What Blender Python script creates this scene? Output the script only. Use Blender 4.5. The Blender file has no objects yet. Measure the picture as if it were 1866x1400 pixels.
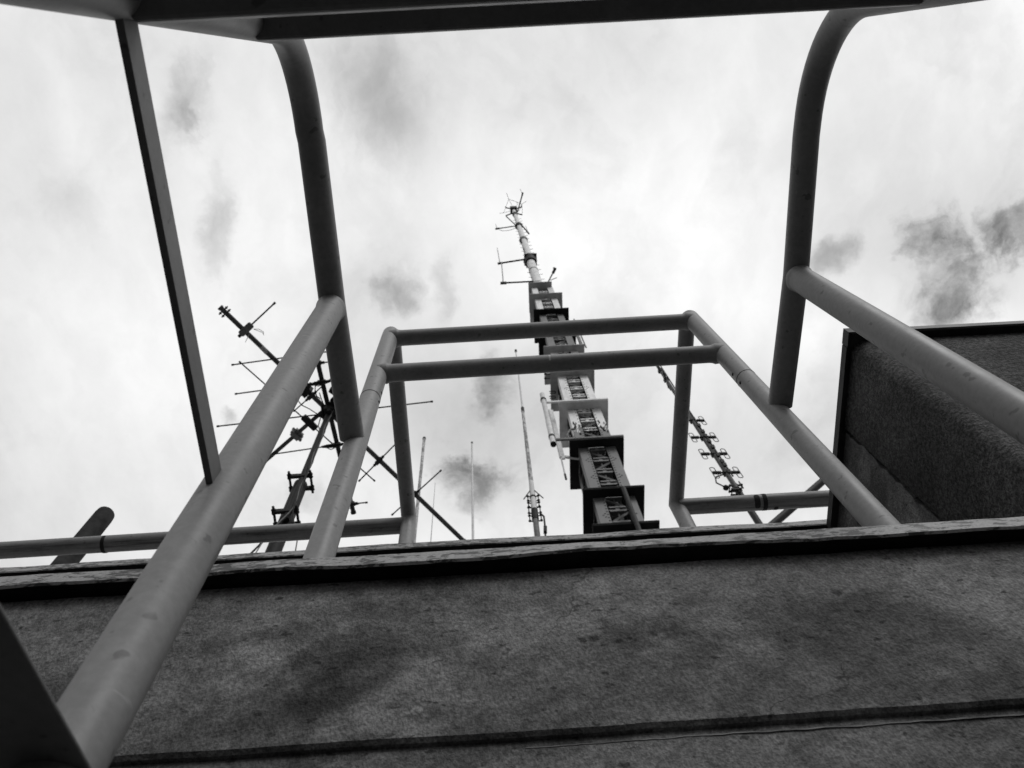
import bpy, bmesh, math, random
from mathutils import Vector, Matrix

random.seed(7)
S = bpy.context.scene
COL = S.collection
R = math.radians
PI = math.pi

# ------------------------------------------------------------------ camera model (measured from the vanishing points)
W0, H0 = 1866.0, 1400.0
F = 1614.48
E_, YAW, ROLL = 1.22999550, 0.0910874161, -0.138921080


def rotm():
    ce, se = math.cos(E_), math.sin(E_)
    Ry = Matrix(((math.cos(YAW), -math.sin(YAW), 0), (math.sin(YAW), math.cos(YAW), 0), (0, 0, 1)))
    P = Matrix(((1, 0, 0), (0, se, -ce), (0, ce, se)))
    Rr = Matrix(((math.cos(ROLL), -math.sin(ROLL), 0), (math.sin(ROLL), math.cos(ROLL), 0), (0, 0, 1)))
    return Rr @ P @ Ry


MC = rotm()


def ray(x, y):
    return MC.transposed() @ Vector((x - W0 / 2, y - H0 / 2, F))


def atY(x, y, Y):
    r = ray(x, y)
    return r * (Y / r.y)


def atZ(x, y, Z):
    r = ray(x, y)
    return r * (Z / r.z)


def pxw(P, n):
    """metres covered by n photo pixels at point P"""
    return n * (MC @ Vector(P)).z / F


cam_d = bpy.data.cameras.new('camera')
cam = bpy.data.objects.new('camera', cam_d)
COL.objects.link(cam)
cam.matrix_world = Matrix((
    (MC[0][0], -MC[1][0], -MC[2][0], 0),
    (MC[0][1], -MC[1][1], -MC[2][1], 0),
    (MC[0][2], -MC[1][2], -MC[2][2], 0),
    (0, 0, 0, 1)))
cam_d.sensor_fit = 'HORIZONTAL'
cam_d.sensor_width = 36
cam_d.lens = F / W0 * 36
cam_d.clip_start = 0.02
cam_d.clip_end = 6000
cam_d.dof.use_dof = True
cam_d.dof.focus_distance = 1.5
cam_d.dof.aperture_fstop = 14
S.camera = cam


# ------------------------------------------------------------------ objects and properties
def tag(o, label=None, cat=None, group=None, kind=None):
    if label: o['label'] = label
    if cat: o['category'] = cat
    if group: o['group'] = group
    if kind: o['kind'] = kind
    return o


def thing(name, loc, label, cat, group=None):
    o = bpy.data.objects.new(name, None)
    o.empty_display_size = 0.1
    COL.objects.link(o)
    o.location = loc
    return tag(o, label, cat, group)


class MB:
    """collects shapes in world coordinates and links them as one mesh"""

    def __init__(self):
        self.v, self.f, self.sm, self.mi = [], [], [], []

    def add(self, verts, faces, smooth=False, mi=0):
        b = len(self.v)
        self.v += [tuple(p) for p in verts]
        for fc in faces:
            self.f.append([b + i for i in fc]); self.sm.append(smooth); self.mi.append(mi)

    def box(self, a, b, mi=0):
        x0, y0, z0 = a; x1, y1, z1 = b
        v = [(x0, y0, z0), (x1, y0, z0), (x1, y1, z0), (x0, y1, z0), (x0, y0, z1), (x1, y0, z1), (x1, y1, z1), (x0, y1, z1)]
        self.add(v, [(3, 2, 1, 0), (4, 5, 6, 7), (0, 1, 5, 4), (1, 2, 6, 5), (2, 3, 7, 6), (3, 0, 4, 7)], False, mi)

    def beam(self, a, b, w, h, up=(0, 0, 1), mi=0):
        """rectangular bar a->b, w across, h along up"""
        a, b = Vector(a), Vector(b)
        d = (b - a).normalized(); u = Vector(up)
        s = d.cross(u)
        if s.length < 1e-4: s = d.cross(Vector((0, 1, 0)))
        s.normalize(); u = s.cross(d).normalized()
        v = []
        for p in (a, b):
            for i, j in ((-1, -1), (1, -1), (1, 1), (-1, 1)):
                v.append(p + s * (i * w / 2) + u * (j * h / 2))
        self.add(v, [(3, 2, 1, 0), (4, 5, 6, 7), (0, 1, 5, 4), (1, 2, 6, 5), (2, 3, 7, 6), (3, 0, 4, 7)], False, mi)

    def tube(self, pts, r, seg=16, mi=0, cap=True, closed=False):
        pts = [Vector(p) for p in pts]
        n = len(pts)
        rr = r if isinstance(r, (list, tuple)) else [r] * n
        T = []
        for i in range(n):
            if closed:
                t = (pts[(i + 1) % n] - pts[i]).normalized() + (pts[i] - pts[i - 1]).normalized()
            else:
                t = Vector((0, 0, 0))
                if i > 0: t += (pts[i] - pts[i - 1]).normalized()
                if i < n - 1: t += (pts[i + 1] - pts[i]).normalized()
            T.append(t.normalized())
        ref = Vector((0, 0, 1)) if abs(T[0].z) < .9 else Vector((1, 0, 0))
        u = T[0].cross(ref).normalized()
        v = []
        for i in range(n):
            if i:
                q = T[i - 1].rotation_difference(T[i]); u = (q @ u).normalized()
            w = T[i].cross(u).normalized()
            k = 1.0
            if 0 < i < n - 1:      # keep a mitred corner as wide as the tube
                c = (pts[i] - pts[i - 1]).normalized().dot(T[i])
                k = 1 / max(c, .6)
            if k > 1.001:
                nrm = ((pts[i + 1] - pts[i]).normalized() - (pts[i] - pts[i - 1]).normalized()).normalized()
            for j in range(seg):
                a = 2 * PI * j / seg
                d = u * math.cos(a) + w * math.sin(a)
                if k > 1.001:
                    d = d + nrm * (d.dot(nrm) * (k - 1))
                v.append(pts[i] + d * rr[i])
        f = []
        m = n if closed else n - 1
        for i in range(m):
            for j in range(seg):
                a = i * seg + j; b = i * seg + (j + 1) % seg
                c = ((i + 1) % n) * seg + (j + 1) % seg; d = ((i + 1) % n) * seg + j
                f.append((a, d, c, b))
        self.add(v, f, True, mi)
        if cap and not closed:
            self.add(v[:seg], [tuple(range(seg))], False, mi)      # caps keep their own vertices so the sides stay cleanly shaded
            self.add(v[-seg:], [tuple(reversed(range(seg)))], False, mi)

    def ball(self, c, r, seg=10, mi=0, sc=(1, 1, 1), rot=None):
        c = Vector(c); v = []; f = []
        rings = max(4, seg // 2)
        for i in range(rings + 1):
            th = PI * i / rings
            for j in range(seg):
                a = 2 * PI * j / seg
                d = Vector((math.sin(th) * math.cos(a) * sc[0], math.sin(th) * math.sin(a) * sc[1], math.cos(th) * sc[2])) * r
                if rot: d = rot @ d
                v.append(c + d)
        for i in range(rings):
            for j in range(seg):
                f.append((i * seg + j, (i + 1) * seg + j, (i + 1) * seg + (j + 1) % seg, i * seg + (j + 1) % seg))
        self.add(v, f, True, mi)

    def ring_patch(self, c, axis, r, h, a0, a1, ref, seg=10, mi=0):
        """a thin raised patch that hugs a tube of radius r"""
        c = Vector(c); ax = Vector(axis).normalized(); rf = Vector(ref)
        u = (rf - ax * rf.dot(ax)).normalized(); w = ax.cross(u)
        v = []
        for i in range(seg + 1):
            a = a0 + (a1 - a0) * i / seg
            d = u * math.cos(a) + w * math.sin(a)
            hh = h * (1 if 0 < i < seg else .5)
            v += [c + d * r - ax * hh / 2, c + d * r + ax * hh / 2]
        f = [(2 * i, 2 * i + 2, 2 * i + 3, 2 * i + 1) for i in range(seg)]
        self.add(v, f, True, mi)

    def build(self, name, mats, parent=None, bevel=0, loc=None):
        me = bpy.data.meshes.new(name)
        o = bpy.data.objects.new(name, me)
        COL.objects.link(o)
        off = Vector((0, 0, 0))
        if parent is not None:
            off = origin(parent)
            o.parent = parent
        elif loc is not None:
            off = Vector(loc); o.location = off
        if parent is not None and parent.type == 'MESH':
            off = origin(parent)
        me.from_pydata([tuple(Vector(p) - off) for p in self.v], [], self.f)
        for p, s, i in zip(me.polygons, self.sm, self.mi):
            p.use_smooth = s; p.material_index = i
        for m in (mats if isinstance(mats, (list, tuple)) else [mats]):
            me.materials.append(m)
        me.update()
        bm = bmesh.new(); bm.from_mesh(me)
        bmesh.ops.recalc_face_normals(bm, faces=bm.faces)
        bm.to_mesh(me); bm.free()
        if bevel:
            md = o.modifiers.new('bevel', 'BEVEL'); md.width = bevel; md.segments = 2; md.limit_method = 'ANGLE'
        return o


def origin(o):
    p = Vector(o.location)
    while o.parent:
        o = o.parent; p += Vector(o.location)
    return p


# ------------------------------------------------------------------ materials
def nodes(m):
    m.use_nodes = True
    nt = m.node_tree
    return nt, nt.nodes['Principled BSDF']


def N(nt, typ, **kw):
    n = nt.nodes.new(typ)
    for k, v in kw.items():
        if k.startswith('i_'):
            n.inputs[k[2:].replace('_', ' ')].default_value = v
        else:
            setattr(n, k, v)
    return n


def val(nt, op, a, b=None, c=None, clamp=False):
    n = nt.nodes.new('ShaderNodeMath'); n.operation = op; n.use_clamp = clamp
    for i, x in enumerate((a, b, c)):
        if x is None: continue
        if isinstance(x, (int, float)): n.inputs[i].default_value = x
        else: nt.links.new(x, n.inputs[i])
    return n.outputs[0]


def sstep(nt, x, lo, hi, a=0.0, b=1.0):
    n = nt.nodes.new('ShaderNodeMapRange'); n.interpolation_type = 'SMOOTHSTEP'
    nt.links.new(x, n.inputs[0])
    for i, q in enumerate((lo, hi, a, b)): n.inputs[i + 1].default_value = q
    return n.outputs[0]


def noise(nt, vec, scale, detail=6, rough=.55, dist=0.0):
    n = nt.nodes.new('ShaderNodeTexNoise')
    n.inputs['Scale'].default_value = scale; n.inputs['Detail'].default_value = detail
    n.inputs['Roughness'].default_value = rough; n.inputs['Distortion'].default_value = dist
    if vec is not None: nt.links.new(vec, n.inputs['Vector'])
    return n.outputs[0]


def mapped(nt, vec, scale=(1, 1, 1), loc=(0, 0, 0), rot=(0, 0, 0)):
    n = nt.nodes.new('ShaderNodeMapping')
    n.inputs['Scale'].default_value = scale; n.inputs['Location'].default_value = loc; n.inputs['Rotation'].default_value = rot
    nt.links.new(vec, n.inputs['Vector'])
    return n.outputs[0]


def grey(nt, x):
    n = nt.nodes.new('ShaderNodeCombineColor')
    for i in range(3): nt.links.new(x, n.inputs[i])
    return n.outputs[0]


def bump(nt, b, h, strength, dist):
    n = nt.nodes.new('ShaderNodeBump')
    n.inputs['Strength'].default_value = strength; n.inputs['Distance'].default_value = dist
    nt.links.new(h, n.inputs['Height']); nt.links.new(n.outputs[0], b.inputs['Normal'])


def gpos(nt):
    return nt.nodes.new('ShaderNodeNewGeometry').outputs['Position']


def mat_plain(name, g, rough=.6, var=.25, scale=8, metal=0.0, spec=.1):
    m = bpy.data.materials.new(name); nt, b = nodes(m)
    p = gpos(nt)
    n = noise(nt, p, scale, 5, .6)
    v = val(nt, 'MULTIPLY', sstep(nt, n, .3, .7, 1 - var, 1 + var), g)
    nt.links.new(grey(nt, v), b.inputs['Base Color'])
    b.inputs['Roughness'].default_value = rough; b.inputs['Metallic'].default_value = metal
    b.inputs['Specular IOR Level'].default_value = spec
    return m


def mat_paint(name, g, streak=False):
    """gloss-worn grey paint on tube: soft clouding, scuffs and specks of dirt"""
    m = bpy.data.materials.new(name); nt, b = nodes(m)
    p = gpos(nt)
    soft = noise(nt, p, 9, 4, .6)
    fine = noise(nt, p, 120, 4, .65)
    v = val(nt, 'MULTIPLY', sstep(nt, soft, .3, .7, .86, 1.10), sstep(nt, fine, .25, .75, .90, 1.08))
    sp = noise(nt, p, 55, 2, .5)
    v = val(nt, 'MULTIPLY', v, sstep(nt, sp, .66, .73, 1, .6))
    sc = noise(nt, mapped(nt, p, (30, 30, 90), (4, 1, 7), (.5, .3, 0)), 1.0, 2, .5)
    v = val(nt, 'MULTIPLY', v, sstep(nt, sc, .735, .78, 1, 1.3))
    if streak:
        st = noise(nt, mapped(nt, p, (1.2, 30, 30), (0, 3, 1)), 3.0, 5, .65)
        v = val(nt, 'MULTIPLY', v, sstep(nt, st, .36, .52, .5, 1.0))
    v = val(nt, 'MULTIPLY', v, g)
    nt.links.new(grey(nt, v), b.inputs['Base Color'])
    nt.links.new(sstep(nt, soft, .3, .7, .42, .58), b.inputs['Roughness'])
    b.inputs['Specular IOR Level'].default_value = .22
    bump(nt, b, fine, .12, .001)
    return m


def mat_stucco(name, g, coarse=False):
    m = bpy.data.materials.new(name); nt, b = nodes(m)
    p = gpos(nt)
    big = noise(nt, mapped(nt, p, (1, 1, 1.4), (3.1, 0, .7)), 3.2, 5, .6, .5)
    mid = noise(nt, p, 13, 5, .62)
    if coarse:
        grain = noise(nt, mapped(nt, p, (1, 1, .55)), 240, 3, .6)
        grain2 = noise(nt, p, 120, 4, .7)
    else:
        grain = noise(nt, mapped(nt, p, (1, 1, .72), rot=(0, .2, 0)), 270, 3, .62)
        grain2 = noise(nt, mapped(nt, p, (1, 1, .75), rot=(0, -.15, 0)), 110, 4, .65)
    v = val(nt, 'MULTIPLY', sstep(nt, big, .36, .60, .52 if not coarse else .8, 1.22), sstep(nt, mid, .3, .7, .82, 1.15))
    if not coarse:
        flk = noise(nt, mapped(nt, p, (.9, 1, .9), (2, 2, 9), (0, .2, 0)), 42, 6, .72)
        v = val(nt, 'MULTIPLY', v, sstep(nt, flk, .36, .60, .74, 1.10))
    v = val(nt, 'MULTIPLY', v, sstep(nt, grain, .32, .68, .66, 1.2))
    v = val(nt, 'MULTIPLY', v, sstep(nt, grain2, .30, .70, .84, 1.10))
    if not coarse:
        # hairline cracks
        vo = nt.nodes.new('ShaderNodeTexVoronoi'); vo.feature = 'DISTANCE_TO_EDGE'; vo.inputs['Scale'].default_value = 2.3
        wob = nt.nodes.new('ShaderNodeVectorMath'); wob.operation = 'ADD'
        nz = nt.nodes.new('ShaderNodeTexNoise'); nz.inputs['Scale'].default_value = 14; nz.inputs['Detail'].default_value = 4
        nt.links.new(p, nz.inputs['Vector'])
        sc = nt.nodes.new('ShaderNodeVectorMath'); sc.operation = 'SCALE'; sc.inputs['Scale'].default_value = .09
        nt.links.new(nz.outputs['Color'], sc.inputs[0])
        nt.links.new(p, wob.inputs[0]); nt.links.new(sc.outputs[0], wob.inputs[1]); nt.links.new(wob.outputs[0], vo.inputs['Vector'])
        line = sstep(nt, vo.outputs['Distance'], .0010, .0045, 1, 0)
        keep = sstep(nt, noise(nt, mapped(nt, p, loc=(5, 2, 1)), 4.5, 3, .5), .5, .56)
        crack = val(nt, 'MULTIPLY', line, keep)
        v = val(nt, 'MULTIPLY', v, val(nt, 'SUBTRACT', 1, val(nt, 'MULTIPLY', crack, .42)))
        # pits
        pit = noise(nt, mapped(nt, p, (1, 1, 1.5), (8, 3, 2)), 58, 2, .5)
        v = val(nt, 'MULTIPLY', v, sstep(nt, pit, .65, .71, 1, .42))
        lite = noise(nt, mapped(nt, p, (1, 1, 1), (1, 9, 4)), 70, 2, .5)
        v = val(nt, 'MULTIPLY', v, sstep(nt, lite, .745, .79, 1, 1.6))
        # a round filled patch below the coping
        dn = nt.nodes.new('ShaderNodeVectorMath'); dn.operation = 'DISTANCE'
        c = atY(1083, 1072, .62)
        dn.inputs[1].default_value = c; nt.links.new(p, dn.inputs[0])
        dd = val(nt, 'ADD', dn.outputs['Value'], sstep(nt, mid, .3, .7, -.004, .004))
        v = val(nt, 'MULTIPLY', v, sstep(nt, dd, .015, .026, 1.42, 1.0))
        for (qx, qy, rad, amt) in ((640, 1180, .13, .70), (470, 1290, .12, .78), (1130, 1170, .055, .70), (1480, 1180, .11, .80), (900, 1230, .07, .85), (1085, 1166, .0075, .35), (1127, 1172, .006, .4), (1190, 1158, .007, .4), (1525, 1082, .006, .4), (1272, 1062, .007, .5), (760, 1297, .005, 2.0), (1215, 1140, .055, 1.18), (1720, 1100, .16, 1.25), (1640, 1230, .12, 1.18), (1400, 1080, .10, 1.12), (850, 1100, .10, 1.08), (500, 1200, .03, 1.25)):
            dn = nt.nodes.new('ShaderNodeVectorMath'); dn.operation = 'DISTANCE'
            dn.inputs[1].default_value = atY(qx, qy, .62); nt.links.new(p, dn.inputs[0])
            dd = val(nt, 'ADD', dn.outputs['Value'], val(nt, 'MULTIPLY', val(nt, 'SUBTRACT', mid, .5), .5 * rad / .1))
            v = val(nt, 'MULTIPLY', v, sstep(nt, dd, rad * .3, rad * 1.15, amt, 1.0))
    if coarse:
        v = val(nt, 'MULTIPLY', v, sstep(nt, grain2, .36, .64, .6, 1.25))
    v = val(nt, 'MULTIPLY', v, g)
    nt.links.new(grey(nt, v), b.inputs['Base Color'])
    b.inputs['Roughness'].default_value = .9; b.inputs['Specular IOR Level'].default_value = .15
    h = val(nt, 'ADD', grain, val(nt, 'MULTIPLY', grain2, 1.3))
    bump(nt, b, h, 1.0 if coarse else .6, .009 if coarse else .004)
    return m


def mat_flashing(name, lo, hi):
    """weathered sheet metal: light film flaking off a dark ground in lengthwise blotches"""
    m = bpy.data.materials.new(name); nt, b = nodes(m)
    p = gpos(nt)
    a = noise(nt, mapped(nt, p, (.5, 1, 1.5)), 85, 6, .7, .5)
    c = noise(nt, mapped(nt, p, (.6, 1, 1), (3, 0, 0)), 9, 4, .6)
    k = val(nt, 'ADD', a, val(nt, 'MULTIPLY', val(nt, 'SUBTRACT', c, .5), .55))
    v = sstep(nt, k, .43, .52, lo, hi)
    fine = noise(nt, p, 260, 3, .6)
    v = val(nt, 'MULTIPLY', v, sstep(nt, fine, .3, .7, .8, 1.15))
    nt.links.new(grey(nt, v), b.inputs['Base Color'])
    b.inputs['Roughness'].default_value = .65
    bump(nt, b, k, .25, .004)
    return m


def mat_tower(name, white, dark, bands):
    """tower paint: pale and dark bands by height with a ragged, dripping border"""
    m = bpy.data.materials.new(name); nt, b = nodes(m)
    p = gpos(nt)
    sx = nt.nodes.new('ShaderNodeSeparateXYZ'); nt.links.new(p, sx.inputs[0])
    drip = noise(nt, mapped(nt, p, (1, 1, .12)), 9, 4, .6)
    z = val(nt, 'ADD', sx.outputs[2], val(nt, 'MULTIPLY', val(nt, 'SUBTRACT', drip, .5), 2.2))
    t = None
    for z0, z1 in bands:
        q = val(nt, 'MULTIPLY', val(nt, 'GREATER_THAN', z, z0), val(nt, 'LESS_THAN', z, z1))
        t = q if t is None else val(nt, 'ADD', t, q)
    v = val(nt, 'ADD', val(nt, 'MULTIPLY', t, white), val(nt, 'MULTIPLY', val(nt, 'SUBTRACT', 1, t), dark))
    n1 = noise(nt, mapped(nt, p, (1, 1, .3)), 5, 5, .6)
    v = val(nt, 'MULTIPLY', v, sstep(nt, n1, .3, .7, .8, 1.1))
    rust = noise(nt, mapped(nt, p, (1, 1, .5)), 16, 5, .65)
    v = val(nt, 'MULTIPLY', v, sstep(nt, rust, .62, .72, 1, .55))
    nt.links.new(grey(nt, v), b.inputs['Base Color'])
    b.inputs['Roughness'].default_value = .55
    return m


M = dict(
    tube=mat_paint('grey_tube_paint', .24),
    rail=mat_paint('streaked_rail_paint', .19, True),
    bar=mat_paint('grey_bar_paint', .15),
    wall=mat_stucco('stucco', .168),
    rough=mat_stucco('pebbledash', .115, True),
    flash=mat_flashing('worn_flashing', .04, .29),
    flash2=mat_flashing('worn_dark_flashing', .035, .26),
    darkflash=mat_plain('dark_flashing', .03, .6, .4, 30),
    seam=mat_plain('seam_dirt', .03, .8, .3, 40),
    chip=mat_plain('bare_chip', .5, .6, .2, 60),
    roof=mat_plain('roof_membrane', .25, .9, .3, 1.5),
    deck=mat_plain('dark_roofing_felt', .02, .9, .3, 2),
    ground=mat_plain('city_ground', .26, .9, .4, .02),
    blackm=mat_plain('black_fitting_soffit_shade', .02, .6, .4, 25),
    steel=mat_plain('weathered_steel', .028, .55, .35, 14),
    steel2=mat_plain('galvanised_steel', .16, .5, .3, 12),
    alu=mat_plain('dull_aluminium', .08, .5, .3, 18),
    thin=mat_plain('thin_rod', .035, .5, .3, 10),
    white=mat_plain('white_fibreglass', .68, .5, .12, 6),
    white2=mat_plain('pale_wire', .35, .5, .2, 6),
    box=mat_plain('grey_plastic', .13, .55, .2, 20),
    lip_highlight=mat_plain('painted_lip_highlight', .16, .9, .5, 25),
    mast=mat_plain('tarnished_mast', .013, .6, .5, 9),
    vent=mat_plain('rusty_pipe', .027, .85, .5, 14),
    plate_d=mat_plain('dark_painted_plate', .012, .7, .3, 3),
    plate_g=mat_plain('mid_painted_plate', .33, .7, .2, 3),
    plate_w=mat_plain('pale_painted_plate', .55, .7, .2, 3),
    pole=mat_plain('pale_pole_paint', .78, .6, .18, 5),
    inner=mat_plain('dark_steel_and_shaft_shade', .03, .7, .4, 3),
)
M['tower'] = mat_tower('banded_tower_paint', .80, .115, ((24.6, 33.2), (38.6, 80)))

# mottled antenna tube: flaking skin
mm = bpy.data.materials.new('flaking_fibreglass'); nt_, b_ = nodes(mm)
p_ = gpos(nt_)
v_ = sstep(nt_, noise(nt_, mapped(nt_, p_, (1, 1, .35)), 22, 5, .7), .42, .6, .22, .6)
nt_.links.new(grey(nt_, v_), b_.inputs['Base Color']); b_.inputs['Roughness'].default_value = .8
M['flaky'] = mm

# ------------------------------------------------------------------ sky
world = bpy.data.worlds.new('World'); S.world = world
world.use_nodes = True
nt = world.node_tree
bg = nt.nodes['Background']
SUN_EL, SUN_AZ = R(45), R(150)      # azimuth clockwise from +Y: light comes from behind right
sky = nt.nodes.new('ShaderNodeTexSky'); sky.sky_type = 'NISHITA'
sky.sun_disc = False; sky.sun_elevation = SUN_EL; sky.sun_rotation = SUN_AZ
bw = nt.nodes.new('ShaderNodeRGBToBW'); nt.links.new(sky.outputs[0], bw.inputs[0])
tc = nt.nodes.new('ShaderNodeTexCoord')
sep = nt.nodes.new('ShaderNodeSeparateXYZ'); nt.links.new(tc.outputs['Generated'], sep.inputs[0])
zz = val(nt, 'MAXIMUM', sep.outputs[2], .08)
cmb = nt.nodes.new('ShaderNodeCombineXYZ')
nt.links.new(val(nt, 'DIVIDE', sep.outputs[0], zz), cmb.inputs[0])
nt.links.new(val(nt, 'DIVIDE', sep.outputs[1], zz), cmb.inputs[1])
P2 = cmb.outputs[0]                 # the cloud layer as a flat sheet overhead
# wind-torn edges: the sheet is warped by a noise before the patches are read from it
nz = nt.nodes.new('ShaderNodeTexNoise'); nz.inputs['Scale'].default_value = 9; nz.inputs['Detail'].default_value = 7; nz.inputs['Roughness'].default_value = .62
nt.links.new(P2, nz.inputs['Vector'])
ws = nt.nodes.new('ShaderNodeVectorMath'); ws.operation = 'SUBTRACT'; nt.links.new(nz.outputs['Color'], ws.inputs[0]); ws.inputs[1].default_value = (.5, .5, .5)
wsc = nt.nodes.new('ShaderNodeVectorMath'); wsc.operation = 'SCALE'; wsc.inputs['Scale'].default_value = .10; nt.links.new(ws.outputs[0], wsc.inputs[0])
wad = nt.nodes.new('ShaderNodeVectorMath'); wad.operation = 'ADD'; nt.links.new(P2, wad.inputs[0]); nt.links.new(wsc.outputs[0], wad.inputs[1])
PW = wad.outputs[0]
n_big = noise(nt, P2, 3.0, 4, .5)
n_mid = noise(nt, mapped(nt, P2, (1.5, .8, 1), rot=(0, 0, .25)), 8.5, 7, .58, .25)
n_fine = noise(nt, P2, 24, 7, .66, .5)
n_wisp = noise(nt, mapped(nt, PW, (1.7, .9, 1), rot=(0, 0, .2)), 15, 8, .64, .35)
tor = val(nt, 'SUBTRACT', val(nt, 'ADD', val(nt, 'ADD', val(nt, 'MULTIPLY', n_mid, .42), val(nt, 'MULTIPLY', n_wisp, .38)), val(nt, 'MULTIPLY', n_fine, .2)), .5)
tor2 = val(nt, 'SUBTRACT', val(nt, 'ADD', val(nt, 'MULTIPLY', noise(nt, mapped(nt, PW, (1, 1, 1), (.3, .1, 0), (0, 0, -.6)), 13, 8, .62, .8), .65), val(nt, 'MULTIPLY', n_fine, .35)), .5)
c = val(nt, 'MULTIPLY', sstep(nt, n_big, .32, .68, .87, 1.0), sstep(nt, tor, -.15, .17, 1.04, .93))
n_veil = noise(nt, mapped(nt, PW, (1, .75, 1), (.7, .2, 0), (0, 0, .3)), 4.6, 7, .56, .6)
c = val(nt, 'MULTIPLY', c, sstep(nt, n_veil, .46, .74, 1.02, .84))
PATCH = [  # photo pixel, radii in pixels, turn, depth, crisp
    (1755, 500, 140, 115, .5, .62, 2), (1680, 445, 75, 55, .6, .45, 2), (1520, 462, 80, 38, .2, .45, 1),
    (345, 215, 52, 110, -.45, .36, 1), (350, 240, 30, 40, 0, .25, 1), (395, 420, 42, 115, 0, .30, 1), (685, 165, 95, 150, .1, .38, 0),
    (722, 535, 58, 55, 0, .50, 1), (800, 520, 35, 60, 0, .30, 1), (862, 865, 78, 92, .4, .56, 2), (895, 720, 48, 85, .1, .52, 2), (845, 820, 30, 40, 0, .4, 2),
    (800, 720, 230, 130, .2, .16, 0), (1620, 260, 230, 200, 0, .15, 0), (415, 758, 28, 22, 0, .45, 1),
    (1160, 820, 380, 200, 0, .18, 0), (1000, 60, 480, 120, 0, .14, 0), (80, 260, 260, 330, .2, .10, 0),
    (555, 905, 60, 50, 0, .20, 0), (1720, 480, 230, 150, .3, .20, 0), (360, 300, 130, 230, -.1, .09, 0), (720, 540, 175, 120, 0, .12, 0), (875, 800, 175, 180, 0, .14, 0), (690, 150, 180, 210, 0, .10, 0), (1500, 470, 180, 90, .2, .10, 0), (1840, 425, 120, 80, .3, .42, 2), (1745, 560, 40, 45, 0, .6, 1),
]
for (qx, qy, rx, ry, rot, dep, crisp) in PATCH:
    r0 = ray(qx, qy); cx, cy = r0.x / r0.z, r0.y / r0.z
    sub = nt.nodes.new('ShaderNodeVectorMath'); sub.operation = 'SUBTRACT'
    nt.links.new(PW if crisp or max(rx, ry) < 150 else P2, sub.inputs[0]); sub.inputs[1].default_value = (cx, cy, 0)
    k = .00067
    mp = mapped(nt, mapped(nt, sub.outputs[0], rot=(0, 0, rot)), (1 / (rx * k), 1 / (ry * k), 1))
    ln = nt.nodes.new('ShaderNodeVectorMath'); ln.operation = 'LENGTH'; nt.links.new(mp, ln.inputs[0])
    edge = sstep(nt, ln.outputs['Value'], .45, 1.9, 1, 0)
    mask = sstep(nt, ln.outputs['Value'], .0, 1.6, 1, 0)
    if crisp == 2:
        mask = sstep(nt, val(nt, 'ADD', mask, val(nt, 'MULTIPLY', tor2, 3.4)), .25, 1.5, 0, 1.15)
        mask = val(nt, 'MULTIPLY', mask, edge)
    elif crisp:
        mask = sstep(nt, val(nt, 'ADD', mask, val(nt, 'MULTIPLY', tor, 2.3)), .22, 1.30, 0, 1.12)
        mask = val(nt, 'MULTIPLY', mask, edge)
    elif max(rx, ry) < 170:
        mask = sstep(nt, val(nt, 'ADD', mask, val(nt, 'MULTIPLY', tor, 1.6)), .12, 1.25, 0, 1.12)
        mask = val(nt, 'MULTIPLY', mask, edge)
    c = val(nt, 'MULTIPLY', c, val(nt, 'SUBTRACT', 1, val(nt, 'MULTIPLY', mask, dep)))
for (qx, qy, rx, ry, add) in ((1180, 430, 230, 170, .10), (1560, 560, 180, 120, .12), (150, 700, 260, 260, .06), (1330, 300, 120, 200, .05), (850, 430, 160, 160, .06), (1800, 600, 60, 50, .15)):
    r0 = ray(qx, qy); cx, cy = r0.x / r0.z, r0.y / r0.z
    sub = nt.nodes.new('ShaderNodeVectorMath'); sub.operation = 'SUBTRACT'
    nt.links.new(P2, sub.inputs[0]); sub.inputs[1].default_value = (cx, cy, 0)
    mp = mapped(nt, sub.outputs[0], (1 / (rx * .00067), 1 / (ry * .00067), 1))
    ln = nt.nodes.new('ShaderNodeVectorMath'); ln.operation = 'LENGTH'; nt.links.new(mp, ln.inputs[0])
    c = val(nt, 'ADD', c, val(nt, 'MULTIPLY', sstep(nt, ln.outputs['Value'], .1, 1.5, 1, 0), add))
c = val(nt, 'MULTIPLY', c, sstep(nt, n_fine, .3, .7, .975, 1.02))
cl = val(nt, 'MULTIPLY', c, 9.6)
# an overcast sky is about three times darker at the horizon than overhead, and duller away from the sun
cl = val(nt, 'MULTIPLY', cl, sstep(nt, sep.outputs[2], .0, .72, .20, 1.0))
cl = val(nt, 'MULTIPLY', cl, sstep(nt, val(nt, 'ADD', sep.outputs[0], val(nt, 'MULTIPLY', sep.outputs[1], -.25)), -.95, -.35, .30, 1.0))
tot = val(nt, 'ADD', cl, val(nt, 'MULTIPLY', bw.outputs[0], .03))
nt.links.new(grey(nt, tot), bg.inputs['Color'])
bg.inputs['Strength'].default_value = .1

sd = bpy.data.lights.new('sun', 'SUN'); sd.energy = 1.25; sd.angle = R(25); sd.color = (1, 1, 1)
sun = bpy.data.objects.new('sun', sd); COL.objects.link(sun)
sun.rotation_euler = (Vector((math.sin(SUN_AZ) * math.cos(SUN_EL), math.cos(SUN_AZ) * math.cos(SUN_EL), math.sin(SUN_EL)))).to_track_quat('Z', 'Y').to_euler()
sun.location = (10, -10, 30)

S.view_settings.view_transform = 'Standard'
S.view_settings.look = 'None'
S.view_settings.exposure = 0
S.view_settings.gamma = 1
S.view_settings.use_curve_mapping = False

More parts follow.
